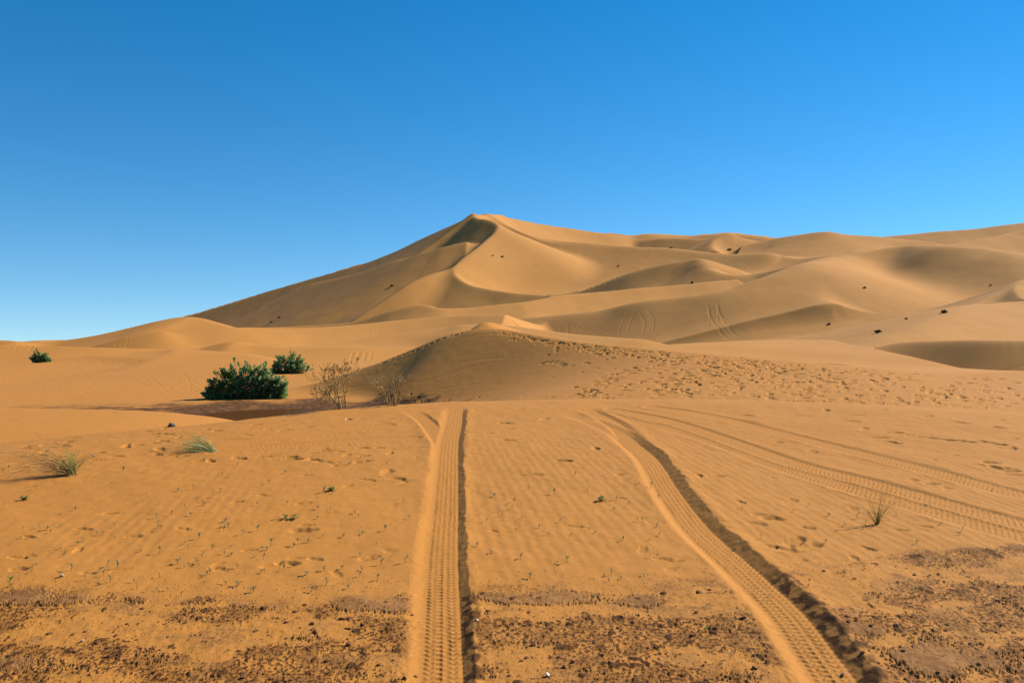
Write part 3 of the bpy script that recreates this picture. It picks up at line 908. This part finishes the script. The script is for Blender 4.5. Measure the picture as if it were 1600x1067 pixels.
def grow(mb, tips, p, d, L, r, depth, rg, up=.25, spread=.55, kids=(2, 3)):
    n = 4
    pts = [p.copy()]
    dd = d.copy()
    for i in range(n):
        dd = (dd + Vector((rg.gauss(0, .12), rg.gauss(0, .12), rg.gauss(0, .08) + up * .12))).normalized()
        pts.append(pts[-1] + dd * (L / n))
    r1 = max(r * .62, .0019)
    mb.tube(pts, r, r1, 5 if depth > 2 else 4)
    if depth == 0:
        tips.append((pts[-1], dd)); return
    for k in range(rg.randint(*kids)):
        i = rg.choice([2, 3, 4, 4])
        a = rg.uniform(0, 6.28)
        o = dd.orthogonal().normalized(); o2 = dd.cross(o)
        nd = (dd + (o * math.cos(a) + o2 * math.sin(a)) * rg.uniform(.5, 1.3) * spread + Vector((0, 0, up * .3))).normalized()
        grow(mb, tips, pts[i], nd, L * rg.uniform(.6, .85), r1 * rg.uniform(.65, .9), depth - 1, rg, up, spread, kids)
    tips.append((pts[-1], dd))


# ---- the leafy bushes
x, y, z = spot(388, 622, NEAR)
leafy_bush('leafy_bush', 'largest dark green leafy bush, sprawling beside the muddy hollow', (x, y, z - .03), 1.42, .95, 1.22, 620, .125, 3, 0,
           [(-.5, 0, .52, .82), (-.12, .1, .6, 1.0), (.3, 0, .55, .98), (.62, -.05, .42, .62), (-.86, -.1, .22, .34)])
x, y, z = spot(452, 583, NEAR)
leafy_bush('leafy_bush', 'round green bush just behind the right end of the largest bush', (x, y, z - .03), .88, .7, 1.05, 300, .115, 8, 0, [(-.2, 0, .8, .95), (.3, 0, .7, .85), (-.75, 0, .28, .5)])
x, y, z = spot(63, 566, NEAR)
leafy_bush('leafy_bush', 'small green bush alone on the crest of the low left dune', (x, y, z - .03), .62, .5, .72, 170, .115, 21, 0, [(-.4, 0, .6, 1.0), (.45, 0, .6, .75)])

# ---- bare twiggy shrubs at the brow of the rise
def bare_shrub(label, u, v, Y, trunks, L, r, depth, seed, spread, fan, leaves, up=.3, kids=(2, 3)):
    rg = random.Random(seed)
    x = (u - UC) / FP * Y
    g = NEAR if Y > 13.4 else GROUND
    j = int(np.searchsorted(g[0], u)); i = int(np.searchsorted(g[1], Y))
    z = float(g[2][i, j])
    root = thing('bare_shrub', label, 'shrub', (x, Y, z - .03), 'bare twiggy shrubs at the brow of the rise')
    br, lf, tips = MB(), MB(), []
    for k in range(trunks):
        a = rg.uniform(0, 6.28)
        d = Vector((math.cos(a) * fan + rg.gauss(0, .05), math.sin(a) * fan * .7, 1)).normalized()
        grow(br, tips, Vector((math.cos(a) * .04, math.sin(a) * .04, 0)), d, L * rg.uniform(.8, 1.1), r * rg.uniform(.75, 1.1), depth, rg, up, spread, kids)
    br.build('branches', M_TWIG, root)
    for p, d in tips:
        if rg.random() < leaves:
            for q in range(rg.randint(1, 2)):
                dd = (d + Vector((rg.gauss(0, .6), rg.gauss(0, .6), rg.gauss(0, .5)))).normalized()
                lf.leaf(p, dd, (0, 0, 1), rg.uniform(.02, .038), .018, .2, .3)
    lf.build('dry_leaves', M_LEAF_DRY, root, smooth=False)
    return root


bare_shrub('taller bare shrub with a forked trunk, left of the other twiggy shrub', 536, 640, 12.0, 3, .27, .020, 5, 5, .62, .20, .5)
bare_shrub('low fan-shaped shrub of many thin bare stems near the left tyre track', 612, 636, 12.3, 13, .22, .0095, 4, 9, .40, .50, .15, .35, (2, 2))
bare_shrub('small grey leggy shrub hugging the left side of the forked bare shrub', 512, 642, 12.2, 6, .15, .007, 4, 14, .5, .55, .5, .25)

# ---- grass tufts
def blade(mb, p, az, lean, length, r, curl, rg, n=7):
    """one thin blade: starts near upright and bends over"""
    pts = [Vector(p)]
    el = math.pi / 2 - lean
    for i in range(n):
        e = el - curl * (i / n) ** 1.4
        d = Vector((math.cos(az) * math.cos(e), math.sin(az) * math.cos(e), math.sin(e)))
        q = pts[-1] + d * (length / n)
        q.z = max(q.z, .004 + .002 * rg.random())
        pts.append(q)
    mb.tube(pts, r, r * .25, 3)


def tuft(label, u, v, green, straw, seed):
    Y = KY / (v - 440); x = (u - UC) / FP * Y
    rg = random.Random(seed)
    root = thing('grass_tuft', label, 'grass', (x, Y, ground_z(x, Y) - .006), 'tufts of desert grass')
    for name, mat, specs in (('green_blades', green[0], green[1]), ('dry_blades', straw[0], straw[1])):
        mb = MB()
        for n, az, saz, lean, slean, L, r, curl, rad in specs:
            for _ in range(n):
                a = rg.gauss(az, saz); q = rg.uniform(0, 6.28); rr = rad * math.sqrt(rg.random())
                blade(mb, (math.cos(q) * rr, math.sin(q) * rr, 0), a, max(.02, rg.gauss(lean, slean)), L * rg.uniform(.6, 1.15), r, curl * rg.uniform(.5, 1.3), rg)
        mb.build(name, mat, root)
    return root


PI = math.pi
tuft('wispy grass tuft at the left edge, long dry stems swept over to the left', 114, 743,
     (M_BLADE_G, [(34, PI, 2.0, .10, .10, .27, .0022, .5, .030), (26, PI, .7, .45, .2, .30, .0020, 1.2, .035), (8, .3, .4, .25, .1, .34, .0016, 2.2, .02)]),
     (M_STRAW, [(46, PI + .25, .28, .95, .22, .62, .0020, 1.0, .05), (22, PI + .1, .5, .55, .25, .48, .0018, 1.8, .04), (10, PI + .5, .3, 1.2, .15, .70, .0020, .6, .06), (4, .2, .5, .4, .1, .5, .0014, 2.4, .02)]), 31)
tuft('pale green grass tuft pressed flat towards the left on the brow', 335, 704,
     (M_BLADE_P, [(60, PI + .05, .35, 1.05, .2, .34, .0025, .6, .04), (30, PI + .35, .3, 1.3, .12, .42, .0023, .3, .05), (14, PI - .2, .5, .6, .2, .26, .0022, 1.0, .03)]),
     (M_BLADE, [(34, PI + .2, .35, 1.25, .15, .50, .0020, .4, .06), (12, PI, .6, .8, .2, .32, .0018, 1.0, .04)]), 32)
tuft('sparse upright green grass tuft in clean sand right of the right tyre track', 1370, 818,
     (M_BLADE_G, [(9, .3, .5, .24, .12, .25, .0017, .45, .016), (7, PI, .4, .18, .10, .24, .0016, .6, .016), (5, 0, .4, .35, .1, .22, .0015, 1.7, .01)]),
     (M_STRAW, [(5, PI, .4, .55, .15, .32, .0014, 1.8, .015), (5, .1, .4, .5, .15, .30, .0014, 1.8, .015), (4, .4, .3, .25, .08, .36, .0013, .5, .01)]), 33)

# ---- low scrub on the big dunes
def scrub(label, u, v, wpx, hpx, seed, mat, field=None):
    x, y, z = spot(u, v, field or FAR)
    w, h = .62 * wpx / FP * y / 2, .72 * hpx / FP * y
    rg = random.Random(seed); mb = MB()
    for i in range(70):
        a = rg.uniform(0, 6.28); q = math.sqrt(rg.random())
        px, py = math.cos(a) * q * w, math.sin(a) * q * w * .7
        pz = h * (1 - .7 * q * q) * rg.uniform(.3, 1.0)
        mb.tube([(px * .3, py * .3, -.1), (px * .8, py * .8, pz * .6), (px, py, pz)], .03 * h + .01, .012, 3)
        for k in range(3):
            d = Vector((px / w + rg.gauss(0, .5), py / w + rg.gauss(0, .5), .6 + rg.random()))
            mb.leaf((px, py, pz * rg.uniform(.6, 1)), d, (0, 0, 1), .22 * h + .1 * w, .14 * h + .06 * w, .2, .2)
    o = mb.build('dune_scrub', mat, None, False)
    o.location = (x, y, z)
    return tag(o, label, 'shrub', 'scrub dotted over the big dunes')


M_SCRUB = plain_mat('dark_scrub', (.06, .045, .022), (.10, .075, .038), 2, .8)
M_SCRUB_G = plain_mat('green_scrub', (.05, .09, .03), (.08, .12, .04), 2, .7)
scrub('green scrub clump on the crest of the lower right dune', 1475, 489, 15, 8, 1, M_SCRUB_G)
scrub('dark twin scrub clump in the hollow under the long right dune', 1372, 520, 20, 7, 2, M_SCRUB)
scrub('small dark scrub between the twin clump and the green clump', 1416, 499, 8, 4, 3, M_SCRUB)
scrub('small dark scrub left of the twin clump, low on the right dune', 1295, 508, 9, 4, 4, M_SCRUB)
scrub('lone brown scrub in the middle of the right-hand bowl', 1351, 451, 8, 4, 5, M_SCRUB)
scrub('tiny scrub above the green clump near the right edge', 1548, 446, 5, 3, 7, M_SCRUB)
scrub('dark scrub on the shaded face below the second peak', 1081, 443, 7, 5, 9, M_SCRUB)
scrub('wider of two dark scrub specks high in the sunlit big bowl', 785, 403, 8, 3, 10, M_SCRUB)
scrub('narrower of two dark scrub specks high in the sunlit big bowl', 770, 400, 5, 2.5, 11, M_SCRUB)
scrub('dark scrub speck far right in the sunlit big bowl', 966, 417, 5, 3, 12, M_SCRUB)
scrub('dark scrub on the ridge over the big bowl, below the skyline', 1049, 388, 9, 3, 13, M_SCRUB)
scrub('dark scrub patch at the foot of the small shaded slip face near the skyline', 1140, 391, 12, 4, 14, M_SCRUB)
scrub('dark scrub on the shaded left flank of the main dune', 612, 448, 9, 4, 16, M_SCRUB)
scrub('uppermost scrub in the row at the foot of the shaded left flank', 436, 497, 9, 3.5, 17, M_SCRUB)
scrub('lowest scrub in the row at the foot of the shaded left flank', 424, 504, 8, 3, 18, M_SCRUB)

# ---- seedlings: every one its own object, from eight moulds
def seedling_mesh(seed, mat):
    rg = random.Random(seed); mb = MB()
    h = rg.uniform(.018, .042)
    mb.tube([(0, 0, -.006), (rg.gauss(0, .003), rg.gauss(0, .003), h * .6), (rg.gauss(0, .006), rg.gauss(0, .006), h)], .0016, .001, 4)
    a0 = rg.uniform(0, 6.28)
    for k in range(rg.randint(2, 6)):
        a = a0 + k * 2.6
        t = rg.uniform(.35, 1.0)
        d = Vector((math.cos(a), math.sin(a), rg.uniform(.3, 1.6)))
        mb.leaf((0, 0, h * t), d, (0, 0, 1), rg.uniform(.016, .034), rg.uniform(.006, .011), .25, rg.uniform(0, .4))
    me = bpy.data.meshes.new('seedling'); me.from_pydata([tuple(v) for v in mb.v], [], mb.f); me.materials.append(mat); me.update()
    return me


moulds = [seedling_mesh(100 + i, M_SPROUT_G if i % 4 == 3 else M_SPROUT) for i in range(10)]
rs = random.Random(77)
spots = [(36, 780), (78, 788), (215, 786), (333, 770), (333, 778), (352, 815), (356, 822), (268, 805), (244, 810), (330, 803), (420, 755), (448, 790), (505, 770), (515, 767), (520, 772), (417, 860), (370, 888), (365, 893),
         (352, 912), (283, 930), (510, 915), (555, 850), (595, 872), (160, 835), (100, 870), (172, 912), (133, 908), (610, 780), (630, 785), (440, 830), (402, 829), (290, 850), (640, 700),
         (793, 788), (825, 765), (858, 770), (918, 768), (939, 778), (940, 784), (847, 812), (857, 835), (893, 835), (930, 832), (815, 810), (875, 815), (1003, 815), (1005, 820), (959, 795), (1015, 845), (800, 795), (955, 898), (1005, 900), (870, 880), (885, 880), (768, 865), (745, 855), (760, 815),
         (1160, 795), (1290, 847), (1400, 806), (1470, 821), (1325, 825), (1295, 805), (1340, 808), (1155, 850), (1240, 800), (1352, 824), (1500, 836), (1430, 925), (1105, 985), (890, 975), (740, 985), (1140, 1030), (1068, 1000)]
for _ in range(170):
    spots.append((rs.uniform(0, 645), 700 + 225 * rs.random() ** .75))
for _ in range(30):
    spots.append((rs.uniform(745, 1040), rs.uniform(740, 915)))
for _ in range(12):
    spots.append((rs.uniform(1130, 1590), rs.uniform(740, 850)))
ZONES = {'l': ('tiny grey-green seedling on the orange sand left of the left tyre track', 'seedlings left of the left tyre track'),
         'm': ('tiny grey-green seedling on the sand between the two deep tyre tracks', 'seedlings between the two tyre tracks'),
         'r': ('tiny grey-green seedling on the sand right of the right tyre track', 'seedlings right of the right tyre track')}
first = None
for u, v in spots:
    Y = KY / (v - 440); x = (u - UC) / FP * Y
    ur = float(np.interp(v, [640, 674, 717, 824, 953, 1067], [868, 962, 1016, 1092, 1231, 1316]))
    zone = 'l' if u < 692 else ('m' if u < ur else 'r')
    if first is None:
        first = o = bpy.data.objects.new('seedling', moulds[0])
    else:
        o = first.copy(); o.data = rs.choice(moulds)
    col.objects.link(o)
    o.location = (x, Y, ground_z(x, Y) - .002)
    o.rotation_euler = (0, 0, rs.uniform(0, 6.28)); k = rs.uniform(.5, 1.15); o.scale = (k, k, k)
    tag(o, ZONES[zone][0], 'seedling', ZONES[zone][1])

# a few larger green plants among them
def green_plant(label, u, v, spread, seed):
    Y = KY / (v - 440); x = (u - UC) / FP * Y
    rg = random.Random(seed); mb = MB()
    for i in range(22):
        px, py = rg.gauss(0, spread), rg.gauss(0, spread * .5)
        a = rg.uniform(0, 6.28)
        mb.leaf((px, py, .004 + rg.random() * .022), (math.cos(a), math.sin(a), rg.uniform(.2, 1)), (0, 0, 1), rg.uniform(.02, .035), rg.uniform(.012, .02), .2, .3)
        mb.tube([(px * .4, py * .4, -.004), (px, py, .012)], .0018, .0012, 3)
    o = mb.build('low_plant', M_SPROUT_G, None, False)
    o.location = (x, Y, ground_z(x, Y))
    tag(o, label, 'plant', 'low green plants in the sand')


green_plant('low bright green creeping plant among the seedlings, left of centre', 453, 811, .035, 1)
green_plant('green plant beside a dark hollow, nearer the left tyre track', 517, 768, .018, 2)
green_plant('bushy green seedling between the tyre tracks, right of the middle', 939, 781, .014, 3)
green_plant('green plant at the far left edge of the sand', 38, 780, .012, 4)

# ---- clods broken from the mud crust
def clod_mesh(seed):
    rg = random.Random(seed)
    import bmesh
    bm = bmesh.new(); bmesh.ops.create_icosphere(bm, subdivisions=2, radius=1)
    ph = [rg.uniform(0, 6.28) for _ in range(6)]
    for v in bm.verts:
        c = v.co
        k = 1 + .22 * math.sin(3.1 * c.x + ph[0]) + .2 * math.sin(4.3 * c.y + ph[1]) + .16 * math.sin(5.2 * c.z + 3 * c.x + ph[2]) + rg.gauss(0, .09)
        v.co = Vector((c.x * k, c.y * k * .8, c.z * k * .55))
    me = bpy.data.meshes.new('mud_clod'); bm.to_mesh(me); bm.free(); me.materials.append(M_CLOD)
    return me


cl = [clod_mesh(i) for i in range(8)]
rs = random.Random(5)
CZ = {'l': ('dark brown clod of dried mud in the crusted ground left of the left tyre track', 'mud clods left of the left track'),
      'm': ('dark brown clod of dried mud in the crusted ground between the tyre tracks', 'mud clods between the tracks'),
      'r': ('dark brown clod of dried mud in the crusted ground right of the right track', 'mud clods right of the right track')}
first = None; n_cl = 0
while n_cl < 270:
    u = rs.uniform(0, 1600); v = rs.uniform(840, 1064)
    if v < np.interp(u, CR_U, CR_V) + 6: continue
    ur = float(np.interp(v, [640, 674, 717, 824, 953, 1067], [868, 962, 1016, 1092, 1231, 1316]))
    if abs(u - 692) < 34 or -75 < u - ur < 45: continue
    Y = KY / (v - 440); x = (u - UC) / FP * Y
    if float(noise(np.array([x * 2.2]), np.array([Y * 3.5]), 41)[0]) < rs.uniform(-.5, .35): continue
    zone = 'l' if u < 692 else ('m' if u < ur else 'r')
    if first is None:
        first = o = bpy.data.objects.new('mud_clod', cl[0])
    else:
        o = first.copy(); o.data = rs.choice(cl)
    col.objects.link(o)
    k = .004 + .011 * rs.random() ** 2.5
    o.scale = (k * rs.uniform(.8, 1.5), k, k * rs.uniform(.7, 1.1)); o.rotation_euler = (rs.uniform(-.3, .3), rs.uniform(-.3, .3), rs.uniform(0, 6.28))
    o.location = (x, Y, ground_z(x, Y) + k * .15)
    tag(o, CZ[zone][0], 'clod', CZ[zone][1]); n_cl += 1

# ---- a dark stone, pale scraps
def at_rise(u, v):
    Y = KY / (v - 440); x = (u - UC) / FP * Y
    return x, Y, ground_z(x, Y)


me = clod_mesh(40).copy(); me.name = 'dark_stone'; me.materials.clear(); me.materials.append(M_STONE)
o = bpy.data.objects.new('dark_stone', me); col.objects.link(o)
x, y, z = spot(270, 669, NEAR)
o.location = (x, y, z + .03); o.scale = (.085, .06, .075); o.rotation_euler = (0, .3, .3)
tag(o, 'dark bluish stone lying on the smooth sand lobe at left', 'stone')


def scrap(label, u, v, size, seed, name='shell_scrap'):
    rg = random.Random(seed); mb = MB()
    n = 7; w = size * .45
    for i in range(n):
        t = i / (n - 1); a = -.9 + 2.2 * t
        c = Vector((size * (t - .5), 0, size * .35 * math.sin(a) + size * .3))
        ww = w * math.sin(math.pi * (.12 + .8 * t)) * rg.uniform(.8, 1.1)
        mb.v += [c + Vector((0, -ww, 0)), c + Vector((0, ww, 0)), c + Vector((0, ww, -.0022)), c + Vector((0, -ww, -.0022))]
    for i in range(n - 1):
        b = 4 * i
        for p, q in ((0, 1), (1, 2), (2, 3), (3, 0)):
            mb.f.append((b + p, b + q, b + 4 + q, b + 4 + p))
    mb.f += [(3, 2, 1, 0), tuple(4 * (n - 1) + k for k in range(4))]
    o = mb.build(name, M_SHELL)
    x, y, z = at_rise(u, v)
    o.location = (x, y, z); o.rotation_euler = (0, 0, rg.uniform(0, 6.28))
    tag(o, label, 'scrap', 'pale scraps on the sand')


scrap('largest white curled scrap, above the mud crust at far left', 96, 903, .030, 1)
scrap('white scrap at the brow, below the bare shrubs', 540, 654, .022, 2)
scrap('white scrap on the crust at lower left', 128, 1003, .020, 3)
scrap('white scrap in the right tyre track near the bottom edge', 1318, 1042, .028, 4)
scrap('pale scrap in the crust between the tracks near the bottom edge', 856, 1058, .02, 5)
scrap('pale scrap on the sand beside the left grass tuft', 147, 714, .030, 6)
scrap('small white scrap right beside the left track, in the crust', 746, 973, .014, 7)
